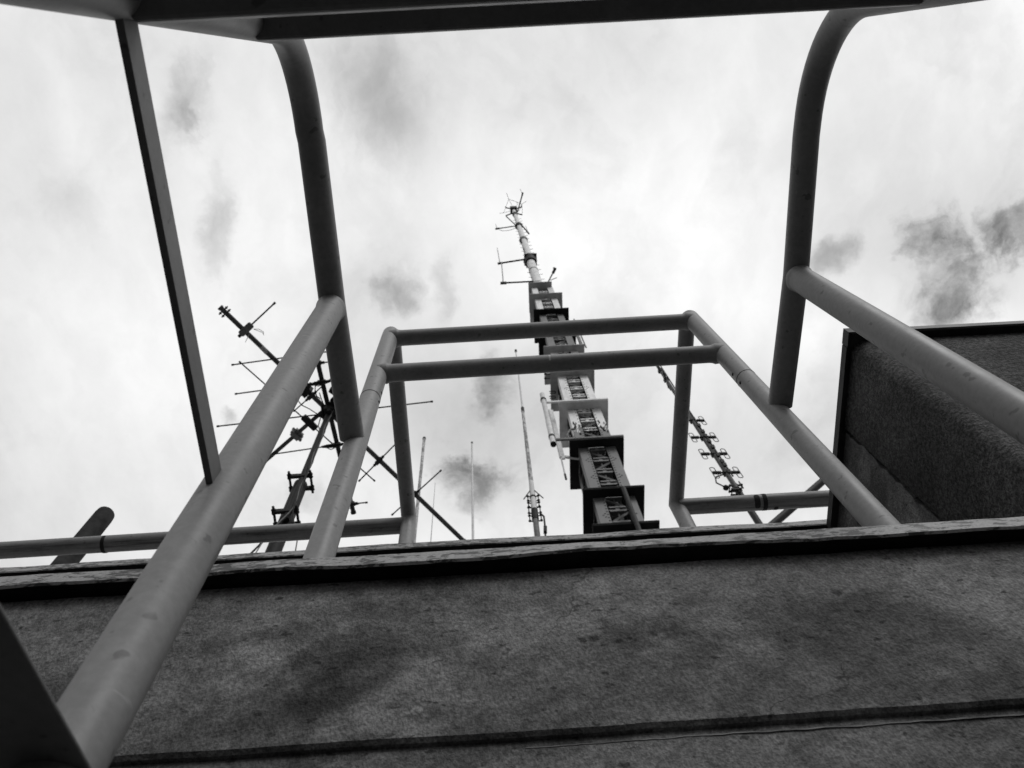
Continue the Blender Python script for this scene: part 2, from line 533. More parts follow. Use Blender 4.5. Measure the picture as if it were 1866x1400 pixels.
# ------------------------------------------------------------------ setting
m = MB(); m.box((-2500, -2500, -16.3), (2500, 2500, -16)); o = m.build('ground', M['ground']); tag(o, kind='structure')
m = MB(); m.box((-40, -60, -1.9), (40, .62, -1.6)); o = m.build('roof_deck', M['deck']); tag(o, kind='structure')

ROOF = 1.93

# near wall: two stucco panels with a recessed joint, and a sheet metal coping
YW = .618
wall = thing('concrete_wall', (0, YW, -1.6), 'grey stucco wall across the bottom of the picture, topped by a flaking metal coping', 'wall')


def rough_box(x0, x1, y0, y1, z0, z1, jag, seed, step=.02, lip=0.0):
    """a wall slab whose front bottom and top edges wander a little, as hand-laid render does"""
    rnd = random.Random(seed)
    mb = MB(); n = int((x1 - x0) / step)
    prof = []
    t = b = 0
    for i in range(n + 1):
        t = t * .8 + rnd.uniform(-jag, jag) * .5; b = b * .8 + rnd.uniform(-jag, jag) * .5
        prof.append((x0 + (x1 - x0) * i / n, t, b))
    v = []
    for x, t, b in prof:
        ch = .004
        v += [(x, y1, z0), (x, y0 + ch, z0 + b), (x, y0, z0 + ch + b), (x, y0, z1 - ch * 2 - .004 + t), (x, y0 - lip - max(0, t) * lip * 90, z1 - ch * .9 + t), (x, y0 + ch, z1 + t), (x, y1, z1)]
    f = []
    for i in range(n):
        for j in range(7):
            f.append((i * 7 + j, i * 7 + (j + 1) % 7, (i + 1) * 7 + (j + 1) % 7, (i + 1) * 7 + j))
    f.append(tuple(range(7))); f.append(tuple(n * 7 + j for j in reversed(range(7))))
    mb.add(v, f, False)
    return mb


rough_box(-6, 6, YW, .95, .7125, 1.0155, .0016, 3).build('upper_panel', M['wall'], wall)
rough_box(-6, 6, YW + .001, .95, -1.6, .694, .0014, 4, lip=.0006).build('lower_panel', M['wall'], wall)
m = MB(); m.box((-6, YW + .009, .67), (6, .94, .73)); m.build('joint', M['wall'], wall)
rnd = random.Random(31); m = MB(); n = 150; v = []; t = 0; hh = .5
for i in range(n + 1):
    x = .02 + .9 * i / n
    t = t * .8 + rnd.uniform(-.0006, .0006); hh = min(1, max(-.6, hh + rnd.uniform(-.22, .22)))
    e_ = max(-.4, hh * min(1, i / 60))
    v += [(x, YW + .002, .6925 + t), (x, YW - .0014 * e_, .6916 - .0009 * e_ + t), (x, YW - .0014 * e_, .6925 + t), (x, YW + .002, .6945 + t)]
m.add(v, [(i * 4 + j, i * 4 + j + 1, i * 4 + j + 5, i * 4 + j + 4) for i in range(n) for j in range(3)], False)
m.build('joint_lip_highlight', M['lip_highlight'], wall)  # pale strip painting an edge highlight along the joint's lower lip
# coping: front lip with small dents, soffit behind it
rnd = random.Random(11)
m = MB(); n = 400; v = []; t = d = 0
for i in range(n + 1):
    x = -6 + 12 * i / n
    t = t * .9 + rnd.uniform(-.0009, .0009); d = d * .88 + rnd.uniform(-.0012, .0012)
    for (qx, amp) in ((.315, -.006), (.04, .004), (-.33, .004)):
        t += amp * math.exp(-((x - qx) / .018) ** 2) * .12
    bend = .010 * math.exp(-((x - .19) / .15) ** 2) + .003 * math.exp(-((x + .35) / .2) ** 2)
    v += [(x, .598 + d, 1.0085 + t + bend), (x, .595 + d, 1.0115 + t + bend), (x, .598 + d * .6, 1.0405 + t * .8), (x, 1.13, 1.0475), (x, 1.13, 1.0165), (x, .606, 1.0165 + t)]
f = []
for i in range(n):
    for j in range(6):
        f.append((i * 6 + j, i * 6 + (j + 1) % 6, (i + 1) * 6 + (j + 1) % 6, (i + 1) * 6 + j))
m.add(v, f, False)
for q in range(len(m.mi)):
    if q % 6 in (4, 5): m.mi[q] = 1  # near-black underside: the overhang's shade is painted into the soffit
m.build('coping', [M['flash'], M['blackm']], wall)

# upper roof behind it
up = thing('upper_roof', (0, 1.16, -1.6), 'narrow dark mottled roof edge just above the wall coping, behind the ladder rails', 'roof edge')
m = MB(); m.box((-9, 1.16, 1.06), (9, 30, ROOF)); m.build('roof_slab', M['roof'], up)
rnd = random.Random(5)
m = MB(); n = 260; v = []; t = 0
for i in range(n + 1):
    x = -9 + 18 * i / n
    t = t * .8 + rnd.uniform(-.0022, .0022)
    v += [(x, 1.126, 1.980 + t), (x, 1.124, 1.983 + t), (x, 1.127, 2.009 + t * 1.5), (x, 1.40, 2.009), (x, 1.40, 1.985), (x, 1.15, 1.985)]
f = []
for i in range(n):
    for j in range(6):
        f.append((i * 6 + j, i * 6 + (j + 1) % 6, (i + 1) * 6 + (j + 1) % 6, (i + 1) * 6 + j))
m.add(v, f, False)
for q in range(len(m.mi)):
    if q % 6 in (4, 5): m.mi[q] = 1  # this soffit's shade is painted in black as well
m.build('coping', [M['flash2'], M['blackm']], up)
m = MB(); m.box((-9, 1.155, 1.06), (9, 1.40, 1.9845)); m.build('upper_wall', M['wall'], up)

# raised block on the right
BX, BZ = .863, 1.950
blk = thing('wall_block', (BX, .625, 1.053), 'tall dark roughcast concrete block at right, rising behind the coping', 'wall')


def round_block(x0, x1, y0, y1, z0, z1, r, mb):
    pts = [(x0, y1)]
    for i in range(9):
        a = PI + (PI / 2) * i / 8
        pts.append((x0 + r + r * math.cos(a), y0 + r + r * math.sin(a)))
    pts += [(x1, y0), (x1, y1)]
    n = len(pts)
    v = [(x, y, z0) for x, y in pts] + [(x, y, z1) for x, y in pts]
    f = [(i, (i + 1) % n, n + (i + 1) % n, n + i) for i in range(n)]
    mb.add(v, f, True)
    mb.add(v, [tuple(reversed(range(n))), tuple(range(n, 2 * n))], False)


def ragged_panel(x0, x1, y0, y1, z0, z1, mb, seed):
    """plaster on the block's side: its near edge is broken and wavy"""
    rnd = random.Random(seed); n = 60; v = []; e = 0
    for i in range(n + 1):
        z = z0 + (z1 - z0) * i / n
        e = e * .8 + rnd.uniform(-.0045, .0045)
        v += [(x0, y0 + e, z), (x0, y1, z), (x1, y1, z), (x1, y0 + e, z)]
    f = []
    for i in range(n):
        for j in range(4):
            f.append((i * 4 + j, i * 4 + (j + 1) % 4, (i + 1) * 4 + (j + 1) % 4, (i + 1) * 4 + j))
    mb.add(v, f, False)


m = MB(); round_block(BX, 4.5, .628, .846, 1.0525, BZ, .03, m); m.build('roughcast_body', M['rough'], blk)
m = MB(); ragged_panel(BX + .004, 4.4, .862, 1.122, 1.0525, BZ - .002, m, 9); o = m.build('smooth_side_panel', M['wall'], blk); o['label'] = 'smooth plaster strip on the block side, beyond a ragged crack'
m = MB(); m.box((BX + .02, .84, 1.06), (4.3, .87, BZ - .01)); m.build('crack_filling', M['seam'], blk)
m = MB()
m.box((BX - .006, .612, BZ), (4.5, 1.122, BZ + .018)); m.box((BX - .008, .610, BZ + .0185), (4.5, .64, BZ + .022))
m.build('coping', M['darkflash'], blk)
m = MB(); m.box((BX - .004, .606, BZ + .003), (4.5, .6115, BZ + .024)); m.build('front_flashing', M['steel2'], blk)
m = MB(); m.box((BX - .013, .603, BZ - .006), (BX + .030, .6055, BZ + .026)); m.box((BX - .013, .606, BZ - .006), (BX - .0085, .64, BZ + .026)); m.build('corner_flashing', M['steel'], blk)
m = MB(); m.box((BX - .014, .641, BZ - .004), (BX - .0065, 1.123, BZ + .022)); m.build('side_flashing', M['darkflash'], blk)

# ------------------------------------------------------------------ ladder cage
lad = thing('ladder_cage', (.15, .63, 1.05), 'grey tubular walk-through ladder cage framing the sky, with two rungs at its top', 'ladder')
RT = .0213
HL, HR = 1.503, 1.550         # height of the two hoops
TL, TR = 2.256, 2.268         # height of the handrails


def arc(c, a0, a1, r, n, e1, e2):
    return [Vector(c) + Vector(e1) * (r * math.cos(a0 + (a1 - a0) * i / n)) + Vector(e2) * (r * math.sin(a0 + (a1 - a0) * i / n)) for i in range(n + 1)]


def stringer(xb, xt, xe, zt, yb, ye, seam_side):
    r = .045
    pts = [Vector((xb, yb, 1.048))]
    pts += [Vector((xb + (xt - xb) * k, yb, 1.048 + (zt - r - 1.048) * k)) for k in (.25, .5, .75)]
    pts += arc((xt, yb + r, zt - r), PI, PI / 2, r, 10, (0, 1, 0), (0, 0, 1))
    pts += [Vector((xt + (xe - xt) * k, yb + r + (ye - yb - r) * k, zt)) for k in (.33, .66)]
    pts += [Vector((xe, ye, zt)), Vector((xe + .002, ye, zt - .08)), Vector((xe + .003, ye, 1.996))]
    mb = MB(); mb.tube(pts, RT, 28)
    o = mb.build('stringer', M['tube'], lad)
    zs = 1.735; k = (zs - 1.048) / (zt - r - 1.048); xs = xb + (xt - xb) * k
    mb = MB(); mb.tube([(xs, yb, zs - .0011), (xs, yb, zs + .0011)], RT + .0005, 28)
    mb.build('sleeve_seam', M['seam'], o)
    for dz in (.03, -.025):
        d = Vector((seam_side, -.1, 0)).normalized()
        q = Vector((xs, yb, zs + dz)) + d * RT
        mb = MB(); mb.tube([q - d * .002, q + d * .0012], .0035, 8)
        mb.build('screw', M['seam'], o)
    return o


stringer(-.2445, -.2365, -.236, TL, .63, 1.182, 1)
stringer(.5520, .5475, .531, TR, .63, 1.194, -1)


def hoop(xs, xc, xp, z, r, yb):
    pts = [Vector((xs, .618, z)), Vector((xc, .37, z)), Vector((xc + (xp - xc) * .7, yb + r, z))]
    pts += arc((xp, yb + r, z - r), PI / 2, PI, r, 16, (0, 1, 0), (0, 0, 1))[1:]
    pts += [Vector((xp, yb, .6)), Vector((xp, yb, -.6)), Vector((xp, yb, -1.598))]
    mb = MB(); mb.tube(pts, .0225, 28)
    return mb.build('hoop_rail', M['tube'], lad)


hoop(-.247, -.256, -.262, HL, .165, -.07)
hoop(.5575, .571, .573, HR, .20, -.075)
for xc, z in ((-.256, HL), (.571, HR)):
    mb = MB(); mb.tube([(xc, .37, -1.598), (xc, .37, 0), (xc, .37, z - .036), (xc, .37, z - .028), (xc, .37, z - .021), (xc, .37, z - .012)], [.0230, .0230, .0230, .0238, .0256, .0225], 32); mb.build('cage_post', M['tube'], lad)
# rungs between the stringers
for zz_, chip in ((2.186, None), (1.906, atY(1003, 655, .61))):
    k = (zz_ - 1.048) / 1.12
    xl, xr = -.2445 + .008 * k, .5520 - .0045 * k
    mb = MB(); 
    zr_ = lambda x: zz_ - .006 + .018 * (x - xl) / (xr - xl)
    xs_ = [xl, xl + .0185, xl + .0215, xl + .0255, xl + .032, .15, xr - .032, xr - .0255, xr - .0215, xr - .0185, xr]
    mb.tube([(x, .63, zr_(x)) for x in xs_], [.0225, .0240, .0226, .0212, .0205, .0205, .0205, .0212, .0226, .0240, .0225], 24)
    if chip is not None:
        mb.ring_patch((chip.x, .63, zz_ + .001), (1, 0, 0), .0208, .005, -.9, .35, (0, -1, -.6), 10, 1)
    mb.build('rung', [M['tube'], M['chip']], lad)
# horizontal bars of the back of the cage, side straps
for zb in (1.148, .735):
    mb = MB()
    q = [(-.252, -.087), (-.252, -.046), (.558, -.0565), (.558, -.095)]
    mb.add([(x, y, zb - .002) for x, y in q] + [(x, y, zb + .03) for x, y in q], [(0, 1, 2, 3), (7, 6, 5, 4), (0, 4, 5, 1), (1, 5, 6, 2), (2, 6, 7, 3), (3, 7, 4, 0)])
    mb.build('cross_bar', M['bar'], lad, bevel=.004)
for xs, s in ((-.2585, 1), (.5735, -1)):
    mb = MB(); mb.beam((xs, -.055, .742), (xs, .356, .768), .0065, .031); mb.build('side_strap', M['bar'], lad, bevel=.0006)
# the lowest strap lies flat and slopes towards the back post
mb = MB()
a, b = Vector((-.232, .40, .4190)), Vector((-.232, -.05, .2812))
v = [a, a + Vector((-.07, 0, 0)), b + Vector((-.07, 0, 0)), b]
u = Vector((0, -.3, .95)) * .003
mb.add(v + [q + u for q in v], [(0, 1, 2, 3), (7, 6, 5, 4), (0, 3, 7, 4), (1, 5, 6, 2), (0, 4, 5, 1), (3, 2, 6, 7)])
mb.build('low_strap', M['bar'], lad, bevel=.001)

# ------------------------------------------------------------------ guard rails on the upper roof
gl = thing('guard_rail', (-1.0, 1.15, ROOF), 'grey tube guard rail with a black joint band, crossing in front of the stub pipe', 'railing', 'guard rails on the upper roof')
mb = MB(); mb.tube([(-.24, 1.185, 2.218), (-1.3, 1.185, 2.208), (-4.2, 1.185, 2.19)], .0235, 24)
j = atY(184, 988, 1.165)
mb.build('rail', M['rail'], gl)
mb = MB(); mb.tube([(j.x - .006, 1.185, 2.2085), (j.x + .003, 1.185, 2.2085)], .0242, 24); mb.build('joint_band', M['seam'], gl)
mb = MB(); mb.tube([(-3.2, 1.185, 1.996), (-3.2, 1.185, 2.19)], .021, 16); mb.build('post', M['tube'], gl)
gr = thing('guard_rail', (.9, 1.15, ROOF), 'short grey guard rail with a stained joint, between the ladder post and the concrete block', 'railing', 'guard rails on the upper roof')
mb = MB(); mb.tube([(.533, 1.19, 2.242), (.95, 1.19, 2.242), (4.2, 1.19, 2.23)], .0235, 24)
mb.build('rail', M['rail'], gr)
j = atY(1398, 912, 1.17)
mb = MB(); mb.tube([(j.x - .007, 1.19, 2.242), (j.x + .005, 1.19, 2.242)], .0241, 24)
mb.ring_patch((j.x - .024, 1.19, 2.242), (1, 0, 0), .0240, .016, -.6, 1.3, (0, -1, -.6), 8)
mb.ring_patch((j.x + .03, 1.19, 2.242), (1, 0, 0), .0240, .012, 1.2, 2.1, (0, -1, -.6), 8)
mb.build('joint_band', M['seam'], gr)
mb = MB(); mb.tube([(3.2, 1.19, 1.996), (3.2, 1.19, 2.23)], .021, 16); mb.build('post', M['tube'], gr)

# vent pipe
c0 = atY(195, 934, 1.9)
mb = MB(); rp = pxw(c0, 17.0)
mb.tube([(c0.x, 1.9, ROOF), (c0.x, 1.9, c0.z - rp), (c0.x, 1.9, c0.z - rp * .45), (c0.x, 1.9, c0.z - rp * .12), (c0.x, 1.9, c0.z)], [rp, rp, rp * .96, rp * .7, rp * .3], 24)
o = mb.build('vent_pipe', M['vent'], loc=(c0.x, 1.9, ROOF))
tag(o, 'dark rusty stub pipe with a domed end, leaning in view behind the guard rail', 'pipe')

# slanted steel brace, far right
a, b = atY(1412, 953, 5.0), atY(1535, 846, 5.0)
d = (b - a).normalized()
mb = MB(); mb.tube([a - d * 10.6 * 0 - d * (a.z - ROOF) / d.z, a, b, b + d * .4], pxw(a, 7.5), 14)
tag(mb.build('slanted_pipe', M['steel'], loc=a - d * (a.z - ROOF) / d.z), 'dark slanted steel pipe behind the right guard rail, next to the concrete block', 'pipe')


# ------------------------------------------------------------------ fittings shared by the masts
def clamp(mb, c, ax, w, r, bolt=.12, mi=0):
    """U-bolt clamp: two saddle plates either side of a pole with two long threaded bolts and nuts"""
    c = Vector(c); ax = Vector(ax).normalized()
    s = Vector((1, 0, 0)); s = (s - ax * s.dot(ax)).normalized(); n = ax.cross(s)
    for k in (-1, 1):
        mb.beam(c - s * w + n * k * r * 1.1, c + s * w + n * k * r * 1.1, r * .5, r * .8, ax, mi)
    for k in (-1, 1):
        q = c + s * k * w * .88
        mb.tube([q - n * bolt, q + n * bolt], r * .2, 8, mi)
        for t in (-1.35, -.85, .85, 1.35):
            mb.tube([q + n * (t * r - r * .15), q + n * (t * r + r * .15)], r * .36, 6, mi)


def rod(mb, a, b, r, mi=0, seg=8, tips=True):
    a, b = Vector(a), Vector(b)
    mb.tube([a, b], r, seg, mi)
    if tips:
        d = (b - a).normalized()
        for p in (a, b):
            mb.tube([p - d * r * 1.5, p + d * r * 1.5], r * 1.45, seg, mi)


# ------------------------------------------------------------------ left antenna mast with three yagis
YM = 4.0
base = atY(498, 1000, YM)
XM = -1.985
am = thing('antenna_mast', (XM, YM, ROOF), 'dark mast carrying three crossed yagi antennas with many thin rods, left of the sky opening', 'antenna')
ZB = 10.5
ztop = atY(547, 884, YM).z
mb = MB(); mb.tube([(XM, YM, ROOF), (XM, YM, ztop)], .070, 20); mb.build('pole', M['mast'], am)
zlo = atY(526, 945, YM - .1).z
thin_x = XM - .0
mb = MB(); mb.tube([(thin_x + .035, YM - .085, zlo), (thin_x + .035, YM - .085, ZB + .05)], .036, 16); mb.build('upper_pole', M['mast'], am)
for q, zc in ((0, ztop - .02), (1, atY(509, 943, YM - .05).z)):
    mb = MB(); clamp(mb, (XM + .01, YM - .04, zc), (0, 0, 1), .125 if q != 2 else .10, .066, .13)
    mb.build('clamp', M['blackm'], am)
# feed cables down the pole, coming loose near the roof
for k in range(3):
    x0 = XM + .068 + .012 * k
    pts = []
    for i in range(24):
        z = ZB - .2 - (ZB - 7.25) * i / 23
        pts.append(Vector((x0 + .012 * math.sin(i * 1.1 + k) + (.0 if z > 7.7 else (7.7 - z) * (-.25 if k < 2 else .22)), YM - .12 - .012 * k, z)))
    pts.append(pts[-1] + Vector((-.3 + .2 * k, .0, -1.0)))
    mb = MB(); mb.tube(pts, .0055 if k else .009, 8); mb.build('cable', M['steel2'] if k == 1 else M['blackm'], am)


def yagi(p0, p1, rb, elems, mat, name='boom'):
    a, b = atZ(*p0, ZB), atZ(*p1, ZB)
    mb = MB(); mb.tube([a, b], rb, 14)
    d = (b - a).normalized()
    for p in (a, b): mb.tube([p - d * .015, p + d * .015], rb * 1.2, 14)
    bo = mb.build('yagi_boom', mat, am)
    for e in elems:
        q0, q1, rr = e[0], e[1], e[2]
        zt = ZB + (rb + rr) * (e[3] if len(e) > 3 else -1)
        mb = MB(); rod(mb, atZ(*q0, zt), atZ(*q1, zt), rr)
        # bracket where the rod crosses the boom
        A, B = atZ(*q0, zt), atZ(*q1, zt); e_ = (B - A)
        n = d.cross(Vector((0, 0, 1))).normalized()
        den = e_.dot(n)
        if abs(den) > 1e-4:
            t = (a - A).dot(n) / den
            if -.1 < t < 1.1:
                c = A + e_ * t; en = e_.normalized()
                mb.tube([c - en * .09, c + en * .09], rr * 2.1, 8); mb.beam(c - en * .05, c + en * .05, .05, .05, (0, 0, 1))
        mb.build('element', M['thin'], bo)
    return bo, d


# long boom crossing from upper left to lower right
B, dB = yagi((402, 561), (846, 987), .030, [
    ((438, 611), (500, 553), .010), ((536, 749), (608, 686), .008), ((655, 876), (724, 806), .009),
    ((715, 938), (803, 858), .009)], M['alu'])
nB = dB.cross(Vector((0, 0, 1))).normalized()
c = atZ(448, 600, ZB - .06)
mb = MB(); e1 = (atZ(461, 587, ZB - .06) - atZ(438, 610, ZB - .06)).normalized(); mb.beam(atZ(438, 610, ZB - .06), atZ(459, 591, ZB - .06), .085, .05)
mb.build('balun_box', M['box'], B, bevel=.02)
mb = MB()
for s_ in (1, -1):
    for kk in (0, 1):
        a = atZ(407 + 5 * kk, 566 + 5 * kk, ZB); mb.tube([a - nB * s_ * .02, a - nB * s_ * .075], .009, 8)
        mb.tube([a - nB * s_ * .045, a - nB * s_ * .055], .018, 6)
mb.build('end_clamp', M['blackm'], B)
mb = MB()
for pts in ([(462, 600), (470, 603), (478, 606), (481, 611)], [(462, 600), (472, 600), (480, 605), (480, 609)], [(455, 607), (450, 618), (447, 624)]):
    mb.tube([atZ(x, y, ZB - .08) for x, y in pts], .0035, 6)
mb.build('loose_wire', M['white2'], B)
mb = MB(); c = atZ(556, 710, ZB); mb.beam(c - dB * .07, c + dB * .07, .13, .13); clamp(mb, c, dB, .09, .05, .09); mb.build('clamp', M['blackm'], B)
mb = MB(); a = atZ(476, 632, ZB); mb.tube([a, atZ(487, 643, ZB)], .0315, 14); mb.build('boom_sleeve', M['white2'], B)

# boom pointing down left
C, dC = yagi((470, 852), (640, 705), .026, [((437, 660), (682, 876), .009)], M['alu'])
mb = MB(); mb.beam(atZ(552, 759, ZB - .05), atZ(576, 782, ZB - .05), .085, .06); mb.build('balun_box', M['blackm'], C, bevel=.015)
mb = MB(); c = atZ(541, 792, ZB); mb.beam(c - dC * .06, c + dC * .06, .12, .05); clamp(mb, c, dC, .085, .045, .07); mb.build('clamp', M['steel2'], C)
mb = MB(); mb.tube([atZ(594, 745, ZB), atZ(628, 712, ZB)], .0285, 14); mb.beam(atZ(607, 716, ZB), atZ(624, 694, ZB), .12, .14); mb.beam(atZ(608, 722, ZB + .02), atZ(632, 745, ZB), .12, .1); mb.build('bracket', M['blackm'], C)

# boom running away from the wall: long rods lie along the wall
D, dD = yagi((574, 640), (644, 934), .030, [
    ((424, 665), (604, 640), .009), ((578, 662), (640, 656), .009), ((430, 718), (612, 693), .009),
    ((397, 777), (787, 732), .0095), ((491, 829), (626, 809), .009), ((610, 921), (668, 916), .0095)], M['steel'])
for (x0, y0, x1, y1) in ((560, 702, 606, 694), (573, 759, 622, 752), (583, 815, 628, 810), (620, 921, 656, 918)):
    a, b = atZ(x0, y0, ZB - .05), atZ(x1, y1, ZB - .05)
    mb = MB(); mid = (a + b) / 2; L = (b - a).length / 2
    q = Vector((1, 0, 0)).rotation_difference((b - a).normalized()).to_matrix()
    mb.ball(mid, L, 12, 0, (1, .17, .17), q)
    w = (b - a).normalized()
    mb.tube([mid - w * L * .5 + Vector((0, 0, -.03)), mid + Vector((0, .0, -.12)), mid + w * L * .6 + Vector((0, 0, -.03))], .006, 6)
    mb.build('dipole_insulator', M['blackm'], D)
mb = MB(); c = Vector((thin_x + .035, YM - .085, ZB)); mb.beam(c - Vector((0, 0, .16)), c + Vector((0, 0, .10)), .12, .14, (0, 1, 0)); clamp(mb, c - Vector((0, 0, .02)), dD, .10, .05, .11); clamp(mb, c - Vector((0, 0, .1)), (0, 0, 1), .10, .05, .11)
mb.tube([c + Vector((.02, -.05, -.25)), c + Vector((-.03, 0, .05))], .035, 10)
mb.build('head_clamp', M['blackm'], D)
for pts in ([(537, 722), (549, 738), (565, 746), (580, 756), (592, 766)], [(582, 716), (586, 728), (590, 738), (585, 752), (584, 762)], [(584, 762), (580, 776), (583, 786), (588, 792)], [(575, 700), (574, 712), (577, 722), (584, 727)]):
    mb = MB(); mb.tube([atZ(x, y, ZB - .1) for x, y in pts], .0065, 7); mb.build('feed_cable', M['blackm'], am)

# ------------------------------------------------------------------ right mast with stacked folded dipoles
YD = 5.0
pb = atY(1384, 950, YD); pt = atY(1186, 662, YD)
XD = (pb.x + pt.x) / 2
dm = thing('dipole_mast', (XD, YD, ROOF), 'slim pole with stacked pairs of small folded dipole loops, right of the inner ladder post', 'antenna')
zj = atY(1352, 892, YD).z
mb = MB(); mb.tube([(XD + .03, YD, ROOF), (XD + .03, YD, zj + .12)], .040, 14); mb.build('pole', M['steel'], dm)
mb = MB(); mb.tube([(XD, YD - .05, zj - .08), (XD, YD - .05, pt.z)], [.032, .026], 14); mb.build('antenna_tube', M['alu'], dm)
mb = MB(); clamp(mb, (XD + .01, YD - .02, zj), (0, 0, 1), .085, .036, .06); mb.tube([(XD + .09, YD - .04, zj - .05), (XD + .09, YD - .04, zj + .14)], .009, 8); clamp(mb, (XD - .02, YD - .03, zj - .12), (0, 0, 1), .06, .036, .05)
mb.ball((XD - .12, YD - .05, zj - .03), .04, 8); mb.build('clamp', M['blackm'], dm)
mb = MB(); mb.tube([(XD - .12, YD - .05, zj - .02), (XD - .20, YD - .05, zj + .12), (XD - .17, YD - .05, zj + .28), (XD - .06, YD - .05, zj + .34), (XD - .02, YD - .08, zj + .4)], .009, 8); mb.build('feed_cable', M['blackm'], dm)


def dipole_bay(z, ang, sz=1.0):
    u = Vector((math.cos(ang), math.sin(ang), 0))
    for s in (-1, 1):
        c0 = Vector((XD, YD - .05, z)); c1 = c0 + u * s * .155 * sz
        mb = MB(); mb.tube([c0 + u * s * .02, c0 + u * s * .065], .012, 8)
        mb.beam(c0 + u * s * .065, c1 + u * s * .02, .034, .034)
        # upright loop
        L, w = .13 * sz, .030 * sz
        pts = []
        cc = c1 - u * s * .005
        for i in range(9):
            a = PI * i / 8; pts.append(cc + Vector((0, 0, L)) + u * (w * math.cos(a)) + Vector((0, 0, w * math.sin(a))))
        for i in range(9):
            a = PI + PI * i / 8; pts.append(cc - Vector((0, 0, L)) + u * (w * math.cos(a)) + Vector((0, 0, w * math.sin(a))))
        mb.tube(pts, .0058, 6, 1, closed=True)
        mb.build('folded_dipole', [M['blackm'], M['alu']], dm)
    mb = MB()
    mb.beam((XD, YD - .05, z - .05), (XD, YD - .05, z + .05), .075, .075, (0, 1, 0))
    mb.build('bay_clamp', M['blackm'], dm)


for (x, y, ang) in ((1329, 861, .04), (1306, 827, .04), (1285, 797, .04), (1266, 766, .08)):
    dipole_bay(atY(x, y, YD - .05).z, ang)
for (x, y, ang) in ((1213, 692, 1.25), (1199, 676, 1.1), (1243, 733, 1.4)):
    dipole_bay(atY(x, y, YD - .05).z, ang, .9)
mb = MB()
rnd = random.Random(2)
for i in range(9):
    z = zj + .3 + i * .2 + rnd.uniform(-.05, .05)
    mb.beam((XD + .02, YD - .085, z - .04), (XD + .025, YD - .085, z + .05), .045, .03, (0, 1, 0))
mb.tube([(XD + .03, YD - .09, zj + .2), (XD + .022, YD - .085, zj + 2), (XD + .03, YD - .09, pt.z - .2)], .010, 6)
mb.build('cable_ties', M['blackm'], dm)

# ------------------------------------------------------------------ thin verticals
# jointed base-station vertical with short radials
YA = 5.0
q0, q1 = atY(978, 970, YA), atY(940, 640, YA)
XA = .505; tilt = (atY(940, 640, YA).x - XA) / (q1.z - q0.z)


def ax_(z): return Vector((XA + tilt * (z - q0.z), YA, z))


va = thing('whip_antenna', (ax_(ROOF).x, YA, ROOF), 'tall white jointed vertical antenna with clamps and short drooping radials, left of the tower', 'antenna', 'upright whip antennas on the roof')
zA = {k: atY(x, y, YA).z for k, x, y in (('rad', 971, 897), ('ub', 972, 908), ('ue', 973, 922), ('c0', 974, 930), ('c1', 975, 948), ('k', 953, 747), ('b', 980, 974))}
mb = MB(); mb.tube([ax_(ROOF), ax_(zA['c1'] + .05)], .034, 16); mb.build('pole', M['steel2'], va)
mb = MB(); mb.tube([ax_(zA['c1']), ax_(zA['ub']), ax_(zA['rad'] + .3)], [.037, .037, .030], 16); mb.build('base_tube', M['white'], va)
mb = MB(); mb.tube([ax_(zA['rad'] + .3), ax_(zA['k'])], [.030, .022], 14); mb.build('lower_whip', M['flaky'], va)
mb = MB(); mb.tube([ax_(zA['k']), ax_(q1.z)], [.016, .011], 12); mb.build('upper_whip', M['white'], va)
mb = MB(); mb.tube([ax_(zA['k'] - .08), ax_(zA['k'] + .08)], .026, 12); mb.build('ferrule', M['steel'], va)
mb = MB(); mb.tube([ax_(q1.z - .03), ax_(q1.z + .05)], .024, 10); mb.build('tip_cap', M['steel'], va)
mb = MB()
mb.tube([ax_(zA['ub'] - .015), ax_(zA['ub'] + .02)], .042, 12)
for za, zb, w_ in ((zA['ub'] + .02, zA['ue'] - .06, .064), (zA['c0'] + .04, zA['c1'] - .05, .068)):
    for k in (-1, 1):
        o_ = Vector((k * w_, -.02, 0))
        mb.tube([ax_(za) + o_, ax_(zb) + o_], .007, 8)
        for q in (0, .42, .62, 1):
            z = za + (zb - za) * q
            mb.ball(ax_(z) + o_, .019, 8, 0, (1, 1, .8))
            mb.tube([ax_(z) + o_, ax_(z)], .008, 6)
mb.tube([ax_(zA['c0']), ax_(zA['c1'])], .042, 12)
mb.build('clamp', M['blackm'], va)
for k in (-1, 1):
    mb = MB(); c = ax_(zA['rad']); rod(mb, c + Vector((k * .03, -.02, 0)), c + Vector((k * .12, -.02, -.22)), .007, 0, 8, False); mb.build('radial', M['thin'], va)
mb = MB(); c = ax_(zA['c1']); mb.tube([c + Vector((.06, -.03, .12)), c + Vector((.10, -.04, 0)), c + Vector((.095, -.04, -.2)), c + Vector((.085, -.03, -.35)), c + Vector((.045, -.03, -1.5))], .011, 8)
mb.beam(c + Vector((.085, -.04, -.38)), c + Vector((.095, -.04, -.26)), .04, .04); mb.build('feed_cable', M['blackm'], va)


def whip(x0, y0, x1, y1, Y, r0, r1, mat, label, knob=True):
    a, b = atY(x0, y0, Y), atY(x1, y1, Y)
    d = (b - a) / (b.z - a.z)
    base = a + d * (ROOF - a.z)
    t = thing('whip_antenna', base, label, 'antenna', 'upright whip antennas on the roof')
    mb = MB(); mb.tube([base, a, b], [r0, r0, r1], 12); mb.build('whip', mat, t)
    if knob:
        mb = MB(); mb.tube([b - d * .02, b + d * .05], r1 * 1.25, 10); mb.ball(b + d * .05, r1 * 1.2, 8); mb.build('tip_cap', M['steel'], t)


